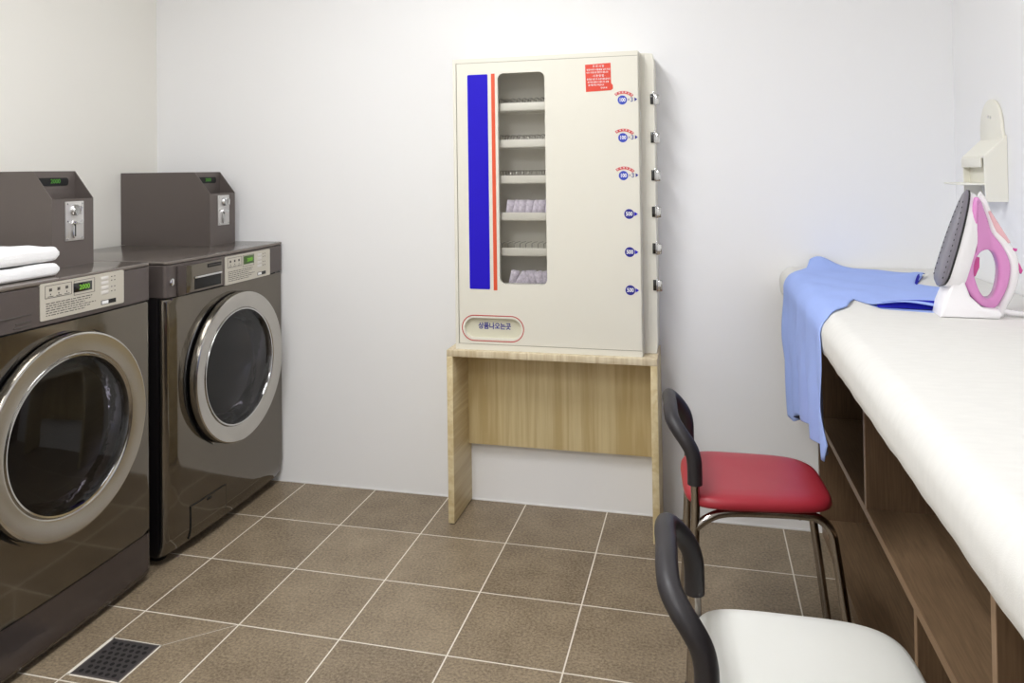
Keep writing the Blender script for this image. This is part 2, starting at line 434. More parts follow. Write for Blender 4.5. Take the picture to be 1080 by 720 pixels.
    for v in (.80, .66, .52, .38):
        a = at(.70, v); obj('button', MB().box(xs - .001, xs + .001, a[0], a[0] + .027, a[1], a[1] + .010, .0006), M['button'], pl)
    a = at(.70, .08); obj('service_label', MB().box(xs - .001, xs + .0006, a[0], a[0] + .055, a[1], a[1] + .012), M['black'], pl)
    obj('service_label', MB().box(xs - .001, xs + .0008, a[0] + .002, a[0] + .026, a[1] + .0015, a[1] + .0105), M['whiteink'], pl)
    a = at(.365, .60); b = at(.585, .86)
    if not skirt: a = at(.39, .60); b = at(.62, .90)
    ds = obj('display', MB().box(xs - .001, xs + .001, a[0], b[0], a[1], b[1], .0005), M['blackgloss'] if skirt else M['panelgreen'], pl)
    text('2000', .018, M['led'], ds, (xs + .0015, (a[0] + b[0]) / 2 + .005, (a[1] + b[1]) / 2 - .001), '+x', 'digits', bold=.0004)
    return t, yc, X, xf
M['cap_gloss'] = mat('taupe_gloss_skirt', srgb(92, 84, 82), .2, metal=.6)
M['bowlrim'] = mat('moulded_bowl_rim', srgb(226, 226, 236), .09, metal=1, bump=.9, bscale=24)
M['button'] = mat('plate_button', srgb(214, 210, 204), .4)

w1, yc1, X1, xf1 = washer(-1.457, -.750, .967, 'front load washing machine in the foreground left, white towels lying on its top', True)
# faint printed model lines left of the plate
mb = MB()
for (a, b_, z) in ((-1.50, -1.19, .889), (-1.235, -1.19, .872), (-1.24, -1.19, .862)):
    mb.box(X1(yc1, .5) - .004, X1(-1.2, .5) + .0042, max(a, -1.40), b_, z - .001, z + .001)
obj('panel_print', mb, M['ink'], w1, smooth=False)
w2, yc2, X2, xf2 = washer(-.694, -.006, .960, 'front load washing machine in the back corner, detergent drawer and small hatch in front', False)
# detergent drawer, lock and filter hatch of the far washer
yA, yB, zA, zB = -.648, -.418, .846, .941
xd = X2(-.55, .9) + .004
dr = obj('detergent_drawer', MB().box(xd - .012, xd + .004, yA, yB, zA, zB, .003), M['cap_gloss'], w2)
obj('drawer_face', MB().box(xd + .002, xd + .0055, yA + .036, yB - .003, zA + .003, zB - .003, .001), M['body'], dr)
obj('drawer_handle', MB().box(xd + .003, xd + .010, yA + .075, yB - .010, zA + .045, zA + .052, .002), M['chrome'], dr)
obj('handle_pocket', MB().box(xd - .002, xd + .0065, yA + .075, yB - .012, zA + .008, zA + .045, .002), M['hole'], dr)
obj('handle_pocket', MB().box(xd + .002, xd + .0070, yB - .085, yB - .010, zB - .022, zB - .009, .001), M['hole'], dr)
obj('slot_rib', MB().box(xd + .003, xd + .0078, yB - .083, yB - .012, zB - .0165, zB - .0145), M['cap'], dr)
lk = MB().lathe([(0, .012), (.004, .012), (.006, .009), (.006, 0)], (X2(-.672, .9) + .002, -.667, .893), 'x', 24)
obj('lock', lk, M['chrome'], w2)
hy0, hy1, hz0, hz1 = -.585, -.405, .045, .150
bm = bmesh.new()
gy = [hy0 + (hy1 - hy0) * k / 10 for k in range(11)]; gz = [hz0 + (hz1 - hz0) * k / 8 for k in range(9)]
g = [[bm.verts.new((X2(y, z) + .0035, y, z)) for y in gy] for z in gz]
for i in range(8):
    for j in range(10): bm.faces.new((g[i][j], g[i][j + 1], g[i + 1][j + 1], g[i + 1][j]))
ex = bmesh.ops.extrude_face_region(bm, geom=list(bm.faces)); bmesh.ops.translate(bm, vec=(-.004, 0, 0), verts=[v for v in ex['geom'] if isinstance(v, bmesh.types.BMVert)])
bmesh.ops.recalc_face_normals(bm, faces=bm.faces)
ht = obj('filter_hatch', bm, M['body'], w2)
mb = MB()
for (a, b_, c, d_) in ((hy0 - .002, hy1 + .002, hz1, hz1 + .002), (hy0 - .002, hy0, hz0, hz1), (hy1, hy1 + .002, hz0, hz1)):
    n = 10
    for k in range(n):
        if b_ - a > .01:
            ya, yb = a + (b_ - a) * k / n, a + (b_ - a) * (k + 1) / n; za, zb_ = c, d_
        else:
            ya, yb = a, b_; za, zb_ = c + (d_ - c) * k / n, c + (d_ - c) * (k + 1) / n
        x = X2((ya + yb) / 2, (za + zb_) / 2); mb.box(x - .002, x + .0032, ya, yb, za, zb_)
obj('hatch_seam', mb, M['hole'], ht)
obj('hatch_latch', MB().box(X2(-.5, .15) - .001, X2(-.5, .15) + .005, -.507, -.485, hz1 - .012, hz1 - .004, .001), M['hole'], ht)

# ------------------------------------------------------------------ coin boxes on the washers
def coin_box(y0, y1, z0, label, turned=False):
    zt, zl = z0 + .283, z0 + .200
    xb, xt, xf = -.677, -.342, -.275
    t = thing('coin_box', label, 'coin box', ((xb + xf) / 2, (y0 + y1) / 2, z0), 0, 'coin operated payment boxes on the washing machines')
    th = .003; mb = MB()
    pent = [(xb, z0), (xf, z0), (xf, zl), (xt, zt), (xb, zt)]
    mb.prism(pent, 1, y0, y0 + th); mb.prism(pent, 1, y1 - th, y1)
    mb.box(xb, xt, y0 + th, y1 - th, zt - th, zt)
    mb.box(xb, xb + th, y0 + th, y1 - th, z0, zt - th)
    mb.box(xf - th, xf, y0 + th, y1 - th, z0, zl)
    mb.box(xt - th, xt, y0 + th, y1 - th, zl - .055, zt - th)
    mb.box(xt, xf - th, y0 + th, y1 - th, zl - .055, zl - .055 + th)
    obj('housing', mb, M['box'], t, smooth=False)
    w = y1 - y0; zc = z0 + .252
    sl = obj('display_slot', MB().prism(rounded_rect(y0 + .015, y0 + w * .82, zc - .013, zc + .011, .009, 6), 0, xt - .001, xt + .002), M['hole'], t)
    text('2000', .018, M['led_dim'], sl, (xt + .003, y0 + w * .50, zc), '+x', 'digits', bold=.0003)
    # coin plate
    a, b_ = y0 + w * .30, y0 + w * .74
    pz0, pz1 = z0 + .075, z0 + .192
    cp = obj('coin_plate', MB().box(xf - .001, xf + .003, a, b_, pz0, pz1, .001), M['steel'], t)
    for yy in (a + .007, b_ - .007):
        for zz in (pz0 + .007, pz1 - .007, (pz0 + pz1) / 2):
            obj('screw', MB().lathe([(0, .0028), (.0015, .0026), (.002, 0)], (xf + .003, yy, zz), 'x', 12), M['chrome'], cp)
    ym = (a + b_) / 2; zk = pz1 - .026
    obj('reject_knob', MB().lathe([(0, .017), (.006, .017), (.008, .015), (.012, .013), (.013, 0)], (xf + .003, ym, zk), 'x', 28), M['chrome'], cp)
    obj('knob_grip', MB().prism([(ym - .003, zk - .012), (ym + .006, zk - .013), (ym + .008, zk + .010), (ym + .001, zk + .013)], 0, xf + .014, xf + .026, .002), M['chrome'], cp)
    zs = pz0 + .034
    obj('coin_slot', MB().box(xf + .002, xf + .0042, ym - .003, ym + .003, zs - .022, zs + .016), M['hole'], cp)
    obj('slot_guard', MB().prism([(ym - .018, zs + .018), (ym - .013, zs + .026), (ym + .014, zs + .024), (ym + .020, zs + .014), (ym + .006, zs + .015), (ym - .006, zs + .014)], 0, xf + .003, xf + .014, .002), M['chrome'], cp)
    obj('slot_guard', MB().box(xf + .003, xf + .010, ym - .012, ym - .006, zs - .026, zs + .012, .002), M['chrome'], cp)
    return t
M['led_dim'] = mat('green_led_dim', srgb(60, 120, 40), .4, emit=srgb(80, 150, 40), estr=.12)
coin_box(-.942, -.787, .967, 'dark grey metal coin box on the foreground washing machine, beside the folded towels')
coin_box(-.212, -.052, .960, 'dark grey metal coin box on the far washing machine in the back corner')

# ------------------------------------------------------------------ towels
def towel(x0, x1, y0, y1, z, h, label, seed):
    rg = random.Random(seed)
    bm = bmesh.new()
    nx, ny = 26, 40; 
    # folded towel: superellipse section in y-z on the right end and front edges, slight layers
    n = 60; secs = []
    cx = (x0 + x1) / 2
    rings = []
    for i in range(ny + 1):
        v = i / ny; y = y0 + (y1 - y0) * v
        e = 1 - (max(0, (v - .95) / .05)) ** 3 if v > .95 else 1 - (max(0, (.05 - v) / .05)) ** 3 if v < .05 else 1
        e = max(.12, e) ** .42
        ring = []
        for k in range(n):
            a = 2 * PI * k / n; c, s_ = math.cos(a), math.sin(a)
            px = math.copysign(abs(c) ** .25, c) * (x1 - x0) / 2; pz = math.copysign(abs(s_) ** .45, s_) * h / 2
            wob = .0018 * math.sin(px * 60 + seed) + .0012 * math.sin(y * 45 + seed * 2)
            ring.append(bm.verts.new((cx + px * (.96 + .04 * e), y + 0.004 * math.sin(px * 30 + seed), z + h / 2 + pz * e + (wob if s_ > 0 else 0) * e)))
        rings.append(ring)
    for A, B in zip(rings, rings[1:]):
        for k in range(n): bm.faces.new((A[k], A[(k + 1) % n], B[(k + 1) % n], B[k]))
    bm.faces.new(rings[0][::-1]); bm.faces.new(rings[-1])
    bmesh.ops.recalc_face_normals(bm, faces=bm.faces)
    t = thing('folded_towel', label, 'towel', (cx, (y0 + y1) / 2, z), 0, 'folded white towels on the washing machine')
    obj('towel_body', bm, M['towel'], t, angle=70)
    # fold line along the front edge
    obj('fold_seam', MB().tube([(x1 - .002 - .0, y0 + (y1 - y0) * (.04 + .92 * k / 20), z + h * .48 + .001 * math.sin(k)) for k in range(21)], .0012, 6), M['towel'], t)
    return t
towel(-.33, -.128, -1.42, -1.058, .967, .038, 'folded white towel lying directly on the foreground washing machine, lower of the two', 1)
towel(-.335, -.132, -1.42, -1.054, 1.0065, .040, 'folded white towel on top of the other towel, upper of the two', 2)

# ------------------------------------------------------------------ pine table
TX0, TX1, TY0, TZ = .671, 1.399, -.212, .607
t = thing('side_table', 'pale pine side table against the back wall with the vending cabinet on it', 'table', ((TX0 + TX1) / 2, -.1, 0))
obj('tabletop', MB().box(TX0, TX1, TY0, -.001, TZ - .022, TZ, .0008), M['pine_edge'], t)
for a, b_ in ((TX0, TX0 + .022), (TX1 - .0225, TX1)):
    obj('leg', MB().box(a, b_, TY0, -.001, .004, TZ - .022, .0008), M['pine_y'], t)
    for fy in (TY0 + .012, -.03):
        obj('foot_pad', MB().lathe([(0, .008), (.004, .009)], ((a + b_) / 2, fy, 0), 'z', 14), M['black'], t)
obj('apron', MB().box(TX0 + .022, TX1 - .0225, -.035, -.017, .222, TZ - .022, .0006), M['pine_z'], t)

# ------------------------------------------------------------------ vending machine
VY = -.190
t = thing('vending_machine', 'cream wall vending cabinet with blue stripe and narrow window, standing on the pine table', 'vending machine', (1.04, -.1, TZ))
VX0, VX1, VZ0, VZ1 = .699, 1.349, TZ + .0005, 1.629
# hollow body
mb = MB()
mb.box(VX0, VX1, -.005, -.001, VZ0, VZ1)                       # back
mb.box(VX0, VX0 + .012, VY + .004, -.005, VZ0, VZ1)
mb.box(VX1 - .004, VX1, VY + .020, -.005, VZ0, VZ1)
mb.box(VX0 + .012, VX1 - .004, VY + .004, -.005, VZ1 - .014, VZ1)
mb.box(VX0 + .012, VX1 - .004, VY + .004, -.005, VZ0, VZ0 + .020)
obj('body', mb, M['cream'], t, smooth=False)
# inner liner seen through the window
mb = MB(); mb.box(.80, 1.12, -.030, -.026, .80, 1.60); mb.box(.80, .803, -.17, -.03, .80, 1.6); mb.box(1.117, 1.12, -.17, -.03, .80, 1.6); mb.box(.80, 1.12, -.17, -.03, 1.597, 1.6)
obj('inner_liner', mb, M['cream_in'], t, smooth=False)
# door panel with rounded window opening and pill recess, built as bridged outlines
def plate_with_holes(x0, x1, z0, z1, holes, yf, yb):
    """rectangular plate in XZ whose holes turn back to yb"""
    from mathutils.geometry import tessellate_polygon
    bm = bmesh.new()
    loops = [[(x0, z0), (x1, z0), (x1, z1), (x0, z1)]] + [h[::-1] for h in holes]
    tris = tessellate_polygon([[Vector((p[0], p[1], 0)) for p in l] for l in loops])
    flat = [p for l in loops for p in l]
    V = [bm.verts.new((p[0], yf, p[1])) for p in flat]
    for t3 in tris:
        try: bm.faces.new([V[i] for i in t3])
        except ValueError: pass
    i0 = 4
    for h in holes:
        n = len(h); B = [bm.verts.new((p[0], yb, p[1])) for p in h[::-1]]
        for k in range(n):
            j = (k + 1) % n; bm.faces.new((V[i0 + k], V[i0 + j], B[j], B[k]))
        i0 += n
    return bm
DX0, DX1, DZ0, DZ1 = .7125, 1.3485, .629, 1.6125
WX0, WX1, WZ0, WZ1 = .863, 1.031, .838, 1.573
win = rounded_rect(WX0, WX1, WZ0, WZ1, .022, 8)
ox0, ox1, oz0, oz1 = .733, .937, .649, .719
pill = rounded_rect(ox0, ox1, oz0, oz1, .0349, 14)
bm = plate_with_holes(DX0, DX1, DZ0, DZ1, [win, pill], VY - .002, VY + .014)
for f in bm.faces:
    if abs(f.normal.y) > .5 and f.normal.y > 0: f.normal_flip()
mbx = MB(); mbx.bm.free(); mbx.bm = bm
mbx.box(DX1 - .0005, DX1 + .0015, VY - .002, VY + .05, DZ0, DZ1)
mbx.box(DX0, DX0 + .001, VY - .002, VY + .01, DZ0, DZ1); mbx.box(DX0, DX1, VY - .0019, VY + .01, DZ1 - .001, DZ1); mbx.box(DX0, DX1, VY - .0019, VY + .01, DZ0, DZ0 + .001)
door = obj('front_door', bm, M['cream'], t, smooth=False)
mb = MB()
mb.box(DX0 - .0018, DX0, VY - .001, VY + .008, DZ0, DZ1); mb.box(DX0, DX1, VY - .001, VY + .008, DZ1, DZ1 + .0018); mb.box(DX0, DX1, VY - .001, VY + .008, DZ0 - .0018, DZ0)
obj('door_gap', mb, M['seam'] if 'seam' in M else M.setdefault('seam', mat('shadow_seam', srgb(150, 146, 128), .6)), t, smooth=False)
# front rim of the cabinet round the door, and the return on the right
mb = MB(); mb.box(DX1 + .0015, DX1 + .004, VY + .012, -.09, VZ0, VZ1, .0008)
mb.box(VX0, VX1 + .001, VY - .001, VY + .004, DZ1 + .002, VZ1); mb.box(VX0, VX1 + .001, VY - .001, VY + .004, VZ0, DZ0 - .002); mb.box(VX0, DX0 - .002, VY - .001, VY + .004, DZ0 - .002, DZ1 + .002)
obj('door_frame', mb, M['cream'], t, smooth=False)
st = obj('blue_stripe', MB().prism(rounded_rect(.7535, .8275, .820, 1.572, .004, 3), 1, VY - .0030, VY - .0018), M['blue'], door)
obj('red_stripe', MB().box(.8405, .8535, VY - .0030, VY - .0018, .817, 1.573), M['red'], door)
obj('window_pane', MB().box(WX0 - .004, WX1 + .004, VY + .008, VY + .010, WZ0 - .004, WZ1 + .004), M['window'], door)
# product chute recess with red outline and lettering
def ring_plate(o_, i_, y0_, y1_):
    bm = bmesh.new(); n = len(o_)
    V = [[bm.verts.new((p[0], y, p[1])) for p in L_] for L_, y in ((o_, y0_), (i_, y0_), (o_, y1_), (i_, y1_))]
    for k in range(n):
        j = (k + 1) % n
        bm.faces.new((V[0][k], V[0][j], V[1][j], V[1][k])); bm.faces.new((V[0][k], V[2][k], V[2][j], V[0][j])); bm.faces.new((V[1][k], V[1][j], V[3][j], V[3][k]))
    bmesh.ops.recalc_face_normals(bm, faces=bm.faces)
    return bm
obj('red_outline', ring_plate(rounded_rect(.7225, .9470, .6385, .7295, .0454, 14), rounded_rect(.7255, .9440, .6415, .7265, .0424, 14), VY - .0028, VY - .0015), M['crimson'], door)
obj('chute_flap', MB().prism(rounded_rect(ox0 - .004, ox1 + .004, oz0 - .004, oz1 + .004, .038, 14), 1, VY + .012, VY + .016), M['cream_dark'], door)
text('상품나오는곳', .0245, M['navy'], door, (.838, VY + .0115, .6885), '-y', 'lettering', bold=.0006, squash=.88)
# shelves with lip, coil wires
SH = [1.458, 1.3285, 1.2025, 1.0725, .9485, .825]
for k, z in enumerate(SH):
    sh = obj('shelf', MB().box(.805, 1.115, -.155, -.035, z - .016, z - .0135) , M['cream_in'], t, smooth=False)
    obj('shelf_lip', MB().box(.805, 1.115, -.160, -.155, z - .0135, z + .0135, .001), M['cream'], sh)
    if k in (0, 1, 2, 4):
        for j in range(9):
            x = .862 + j * .0215; zz = z + .013
            if k == 4:
                pts = [(x, -.15, zz - .01), (x, -.15, zz + .014), (x + .001, -.13, zz + .016), (x + .001, -.06, zz + .014)]
                obj('divider_wire', MB().tube(pts, .0009, 6), M['wire'], sh)
            else:
                pts = [(x + .0075 * math.cos(a * .55), -.15 + a * .0022, zz + .008 + .0095 * math.sin(a * .55)) for a in range(0, 46)]
                obj('coil', MB().tube(pts, .0009, 6), M['wire'], sh)
# coin mechanism housing on the right
mb = MB()
H0, H1 = 1.3523, 1.397
mb.prism([(H0, VZ0), (H1 - .004, VZ0), (H1, VZ0 + .03), (H1 + .002, VZ1 - .035), (H1 - .003, VZ1 - .004), (H0, VZ1)], 1, -.132, -.002, .001, 1)
mb.box(H0, H0 + .014, -.135, -.131, VZ0, VZ1 - .004, .0008)
hs = obj('coin_housing', mb, M['cream'], t, smooth=False)
for z in (1.470, 1.339, 1.211, 1.087, .963, .839):
    z_ = z
    ci = obj('coin_entry', MB().box(H1 - .012, H1 + .001, -.1365, -.131, z_ - .018, z_ + .018, .0006), M['blackgloss'], hs)
    obj('coin_chute', MB().prism([(H1 + .0015, z_ - .022), (H1 + .0185, z_ - .019), (H1 + .0185, z_ + .014), (H1 + .012, z_ + .016), (H1 + .0015, z_ + .014)], 1, -.140, -.112, .002, 2), M['chrome'], ci)
    obj('coin_flap', MB().box(H1 - .001, H1 + .003, -.144, -.139, z_ - .020, z_ + .024, .0008), M['chrome'], ci)
# price marks on the door
def disc(cx, cz, r, mt, nm, y=VY - .0026):
    return obj(nm, MB().lathe([(0, r), (-.0006, r), (-.0006, 0)], (cx, VY - .0019, cz), 'y', 40), mt, door)
def tri(cx, cz, w, h, mt, nm='arrow_mark'):
    return obj(nm, MB().prism([(cx - w, cz - h), (cx + w, cz), (cx - w, cz + h)], 1, VY - .0028, VY - .0018), mt, door)
for z in (1.465, 1.3385, 1.2115):
    disc(1.2965, z, .0155, M['royal'], 'price_disc')
    text('100', .0175, M['whiteink'], door, (1.2965, VY - .0030, z), '-y', 'price_digits', bold=.0005, squash=.82)
    text('×', .020, M['pinkless'] if 'pinkless' in M else M.setdefault('pinkless', mat('grey_violet_print', srgb(135, 130, 160), .5)), door, (1.3175, VY - .0024, z), '-y', 'times_mark')
    text('3', .021, M['royalgrey'] if 'royalgrey' in M else M.setdefault('royalgrey', mat('grey_blue_print', srgb(92, 96, 150), .5)), door, (1.3280, VY - .0024, z), '-y', 'price_digits', bold=.0004)
    tri(1.3415, z + .001, .0045, .007, M['navy'])
    # arched banner above the disc
    c = (1.2985, z - .014); n = 20; arc = []
    for k in range(n + 1):
        a = math.radians(126 - 84 * k / n); arc.append((c[0] + .048 * math.cos(a), c[1] + .048 * .92 * math.sin(a)))
    for k in range(n, -1, -1):
        a = math.radians(126 - 84 * k / n); arc.append((c[0] + .038 * math.cos(a), c[1] + .038 * .92 * math.sin(a)))
    bn = obj('arched_banner', MB().prism(arc, 1, VY - .0030, VY - .0018), M['pinkprint'], door, smooth=False)
    for k, ch in enumerate('한개씩투입구'):
        a = math.radians(119 - 70 * k / 5)
        text(ch, .0062, M['whiteink'], bn, (c[0] + .043 * math.cos(a), VY - .0034, c[1] + .043 * .92 * math.sin(a)), '-y', 'banner_letter', bold=.0001, spin=a - PI / 2)
for z in (1.083, .956, .829):
    disc(1.3135, z, .0165, M['navy'], 'price_disc')
    text('500', .0185, M['whiteink'], door, (1.3135, VY - .0030, z), '-y', 'price_digits', bold=.0005, squash=.82)
    tri(1.3365, z, .0055, .0075, M['blue'])
# notice sticker
sk = obj('notice_sticker', MB().prism([(1.1745, 1.4965), (1.2600, 1.4995), (1.2660, 1.505), (1.2655, 1.517), (1.2600, 1.523), (1.2590, 1.592), (1.1725, 1.589)], 1, VY - .0028, VY - .0016), M['sticker'], door)
for (s_, sz, dz_, dx) in (('주 의 사 항', .0095, 1.5815, 0), ('동전이외의 이물질을 넣지 마십', .0068, 1.5705, 0), ('시오 기계고장 원인이 됩니다', .0068, 1.5610, -.004), ('· 사 용 방 법 ·', .0090, 1.5495, 0), ('동전을 넣은 후 손잡이를 끝까지', .0066, 1.5385, 0), ('당기면 상품이 나옵니다 상품', .0066, 1.5285, -.001), ('출구를 확인 하십시오', .0066, 1.5185, -.008), ('관리자 백', .0060, 1.5080, .018)):
    text(s_, sz, M['whiteink'], sk, (1.2175 + dx, VY - .0032, dz_), '-y', 'notice_line', bold=.0001, squash=.92)

# packets inside: separate little things
names = ['first', 'second', 'third', 'fourth', 'fifth', 'sixth', 'seventh', 'eighth', 'ninth']
def packet(x, z, w, h, tilt, yaw, label, group, y=-.135):
    bm = bmesh.new(); nx, nz = 8, 8
    for sgn in (-1, 1):
        g = [[bm.verts.new((-w / 2 + w * i / nx, sgn * (.0005 + .006 * (math.sin(PI * i / nx) * math.sin(PI * j / nz)) ** .6), h * j / nz)) for i in range(nx + 1)] for j in range(nz + 1)]
        for j in range(nz):
            for i in range(nx): bm.faces.new((g[j][i], g[j][i + 1], g[j + 1][i + 1], g[j + 1][i]))
    bmesh.ops.remove_doubles(bm, verts=bm.verts, dist=.0011); bmesh.ops.recalc_face_normals(bm, faces=bm.faces)
    o = obj('detergent_packet', bm, M['packet'])
    o.location = (x, y, z); o.rotation_euler = (0, tilt, yaw)
    tag(o, label, 'packet', group)
for k in range(7):
    packet(.886 + k * .0235, SH[3] + .0005 , .030, .056, .14 + .1 * math.sin(k * 2.1), .5, 'small white printed packet, %s from the left in the upper row of packets' % names[k], 'packets on the fourth shelf of the vending cabinet', y=-.135)
bots = [(.893, .25, .5), (.915, .55, .3), (.936, .75, .35), (.958, -.05, .5), (.980, -.3, .55), (1.003, -.35, .4), (1.022, -.1, .6)]
for k, (x, ti, ya) in enumerate(bots):
    packet(x, SH[5] + .0005, .032, .056, ti, ya, 'small white printed packet, %s from the left at the bottom of the window' % names[k], 'packets on the bottom shelf of the vending cabinet', y=-.135)

# ------------------------------------------------------------------ ironing bench
SK = .018                                             # the bench front swings out slightly towards the viewer
def bx(y, off=0): return 1.916 - SK * y + off
BE = -2.62
t = thing('storage_bench', 'long brown wood open shelf bench along the right wall under the white ironing pad', 'bench', (2.13, -1.3, 0))
def sheared(mb):
    for v in mb.bm.verts: v.co.x += -SK * v.co.y * (1 - (v.co.x - 1.916) / .438)
    return mb
DEP = 2.345
def part(nm, m_, *a):
    mb = MB()
    for b_ in a: mb.box(*b_)
    return obj(nm, sheared(mb), m_, t, smooth=False)
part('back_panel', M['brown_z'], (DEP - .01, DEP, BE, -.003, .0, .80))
part('plinth', M['brown'], (1.924, 1.94, BE, -.003, 0, .035))
part('bottom_board', M['brown'], (1.918, DEP - .01, BE, -.003, .035, .053))
part('shelf_board', M['brown'], (1.918, DEP - .01, BE, -.003, .373, .392))
part('top_board', M['brown'], (1.918, DEP - .01, BE, -.003, .780, .800))
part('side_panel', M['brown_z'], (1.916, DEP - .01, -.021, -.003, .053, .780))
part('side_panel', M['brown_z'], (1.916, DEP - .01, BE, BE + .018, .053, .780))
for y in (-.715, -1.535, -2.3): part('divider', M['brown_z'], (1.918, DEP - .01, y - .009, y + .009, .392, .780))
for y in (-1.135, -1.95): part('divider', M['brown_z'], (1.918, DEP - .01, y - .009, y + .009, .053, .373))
# light edge bands
part('edge_band', M['brown_edge'], (1.9165, 1.9181, BE, -.003, .373, .392))
for y in (-.715, -1.535): part('edge_band', M['brown_edge'], (1.9165, 1.9181, y - .009, y + .009, .392, .780))
for y in (-1.135,): part('edge_band', M['brown_edge'], (1.9165, 1.9181, y - .009, y + .009, .053, .373))

# pad
PZ0, PZ1 = .803, .892
def pad_front(y): return 1.803 - .010 * y
pd = bmesh.new()
prof = []
R1 = .045
def padprof(y):
    xf = pad_front(y); w = .0010 * math.sin(y * 31) + .0008 * math.sin(y * 73 + 1)
    pts = []
    for k in range(13):
        a = math.radians(90 + 90 * k / 12); pts.append((xf + R1 + R1 * math.cos(a), PZ1 - R1 + R1 * math.sin(a)))
    pts += [(xf + .0005, .825), (xf + .003, PZ0 + .004 + w), (xf + .010, PZ0 - .003 + w), (xf + .03, PZ0 - .002)]
    return [(2.350, PZ1), (2.2, PZ1 + .001), (2.05, PZ1 + .001), (1.92, PZ1 + .0005)] + pts + [(2.350, PZ0)]
ny = 130; rings = []
for i in range(ny + 1):
    y = -.004 + (BE - .05 + .004) * i / ny
    rings.append([pd.verts.new((x, y, z)) for x, z in padprof(y)])
m_ = len(rings[0])
for A, B in zip(rings, rings[1:]):
    for k in range(m_): pd.faces.new((A[k], A[(k + 1) % m_], B[(k + 1) % m_], B[k]))
pd.faces.new(rings[0][::-1]); pd.faces.new(rings[-1])
bmesh.ops.recalc_face_normals(pd, faces=pd.faces)
po = obj('ironing_pad', pd, M['pad'])
tag(po, 'long white fabric covered ironing pad lying on the brown bench along the right wall', 'ironing pad')

# ------------------------------------------------------------------ T-shirt
def drape(s, y):
    """s: distance from the top/front tangent of the pad, s>0 down the front; returns point, normal"""
    xf = pad_front(y); arc = R1 * PI / 2
    if s <= 0: return Vector((xf + R1 - s, y, PZ1)), Vector((0, 0, 1))
    if s < arc:
        a = PI / 2 + s / R1
        return Vector((xf + R1 + R1 * math.cos(a), y, PZ1 - R1 + R1 * math.sin(a))), Vector((math.cos(a), 0, math.sin(a)))
    return Vector((xf + .055 * (s - arc), y, PZ1 - R1 - (s - arc))), Vector((-1, 0, 0))
def cloth(outline, step, lift, fold):
    bm = bmesh.new()
    f = bm.faces.new([bm.verts.new((p[0], p[1], 0)) for p in outline])
    bmesh.ops.triangulate(bm, faces=[f])
    s0, s1 = min(p[0] for p in outline), max(p[0] for p in outline); y0, y1 = min(p[1] for p in outline), max(p[1] for p in outline)
    v = s0 + step
    while v < s1:
        bmesh.ops.bisect_plane(bm, geom=bm.verts[:] + bm.edges[:] + bm.faces[:], plane_co=(v, 0, 0), plane_no=(1, 0, 0)); v += step
    v = y0 + step
    while v < y1:
        bmesh.ops.bisect_plane(bm, geom=bm.verts[:] + bm.edges[:] + bm.faces[:], plane_co=(0, v, 0), plane_no=(0, 1, 0)); v += step
    bmesh.ops.remove_doubles(bm, verts=bm.verts, dist=.0005)
    for vt in bm.verts:
        s, y = vt.co.x, vt.co.y
        p, n = drape(s, y)
        h = lift + fold(s, y)
        vt.co = p + n * h
    bmesh.ops.recalc_face_normals(bm, faces=bm.faces)
    return bm
def smoothstep(a, b, x):
    x = max(0, min(1, (x - a) / (b - a))); return x * x * (3 - 2 * x)
def shirt_fold(s, y):
    hang = smoothstep(.04, .25, s)
    h = hang * (.001 + .010 * math.sin(y * 34 + s * 5) + .004 * math.sin(y * 71 - s * 9 + 1)) + hang * .008
    top = 1 - smoothstep(-.02, .05, s)
    h += top * (.0025 + .0025 * math.sin(y * 23 + s * 17) * math.sin(s * 19 + 1) + .0015 * math.sin(s * 44 - y * 31))
    # small bunched lump near the back
    h += .034 * math.exp(-(((s + .075) / .05) ** 2 + ((y + .03) / .06) ** 2))
    # raised sleeve mouths
    h += .016 * math.exp(-(((s + .17) / .07) ** 2 + ((y + .785) / .03) ** 2))
    h += .012 * math.exp(-(((s + .33) / .04) ** 2 + ((y + .225) / .03) ** 2))
    return h
t = thing('t_shirt', 'light blue T-shirt spread over the ironing pad, its lower half hanging over the front edge', 'shirt', (1.9, -.55, PZ1))
SHIRT = [(.46, -.15), (.475, -.24), (.44, -.33), (.40, -.42), (.37, -.55), (.36, -.66), (.352, -.80), (.34, -.94), (.30, -.955), (.2, -.93), (.1, -.90), (.03, -.875), (-.03, -.78), (-.055, -.70), (-.067, -.665), (-.085, -.72), (-.10, -.768), (-.15, -.79), (-.22, -.80), (-.34, -.79),
         (-.385, -.60), (-.335, -.42), (-.29, -.36), (-.315, -.30), (-.355, -.20), (-.34, -.15), (-.25, -.08), (-.16, -.03), (-.09, -.012), (-.05, -.03), (-.03, -.10), (.02, -.15), (.1, -.17), (.25, -.16)]
sh = obj('shirt_body', cloth(SHIRT, .011, .0035, shirt_fold), M['shirt'], t, angle=180)
md = sh.modifiers.new('thick', 'SOLIDIFY'); md.thickness = .002; md.offset = 1
def flatf(s, y): return 0
NEAR = [(-.09, -.73), (-.105, -.785), (-.2, -.815), (-.345, -.815), (-.34, -.75), (-.2, -.70)]
lo = cloth(NEAR, .02, .0012, flatf)
o_ = obj('sleeve_layer', lo, M['shirt'], t, angle=180)
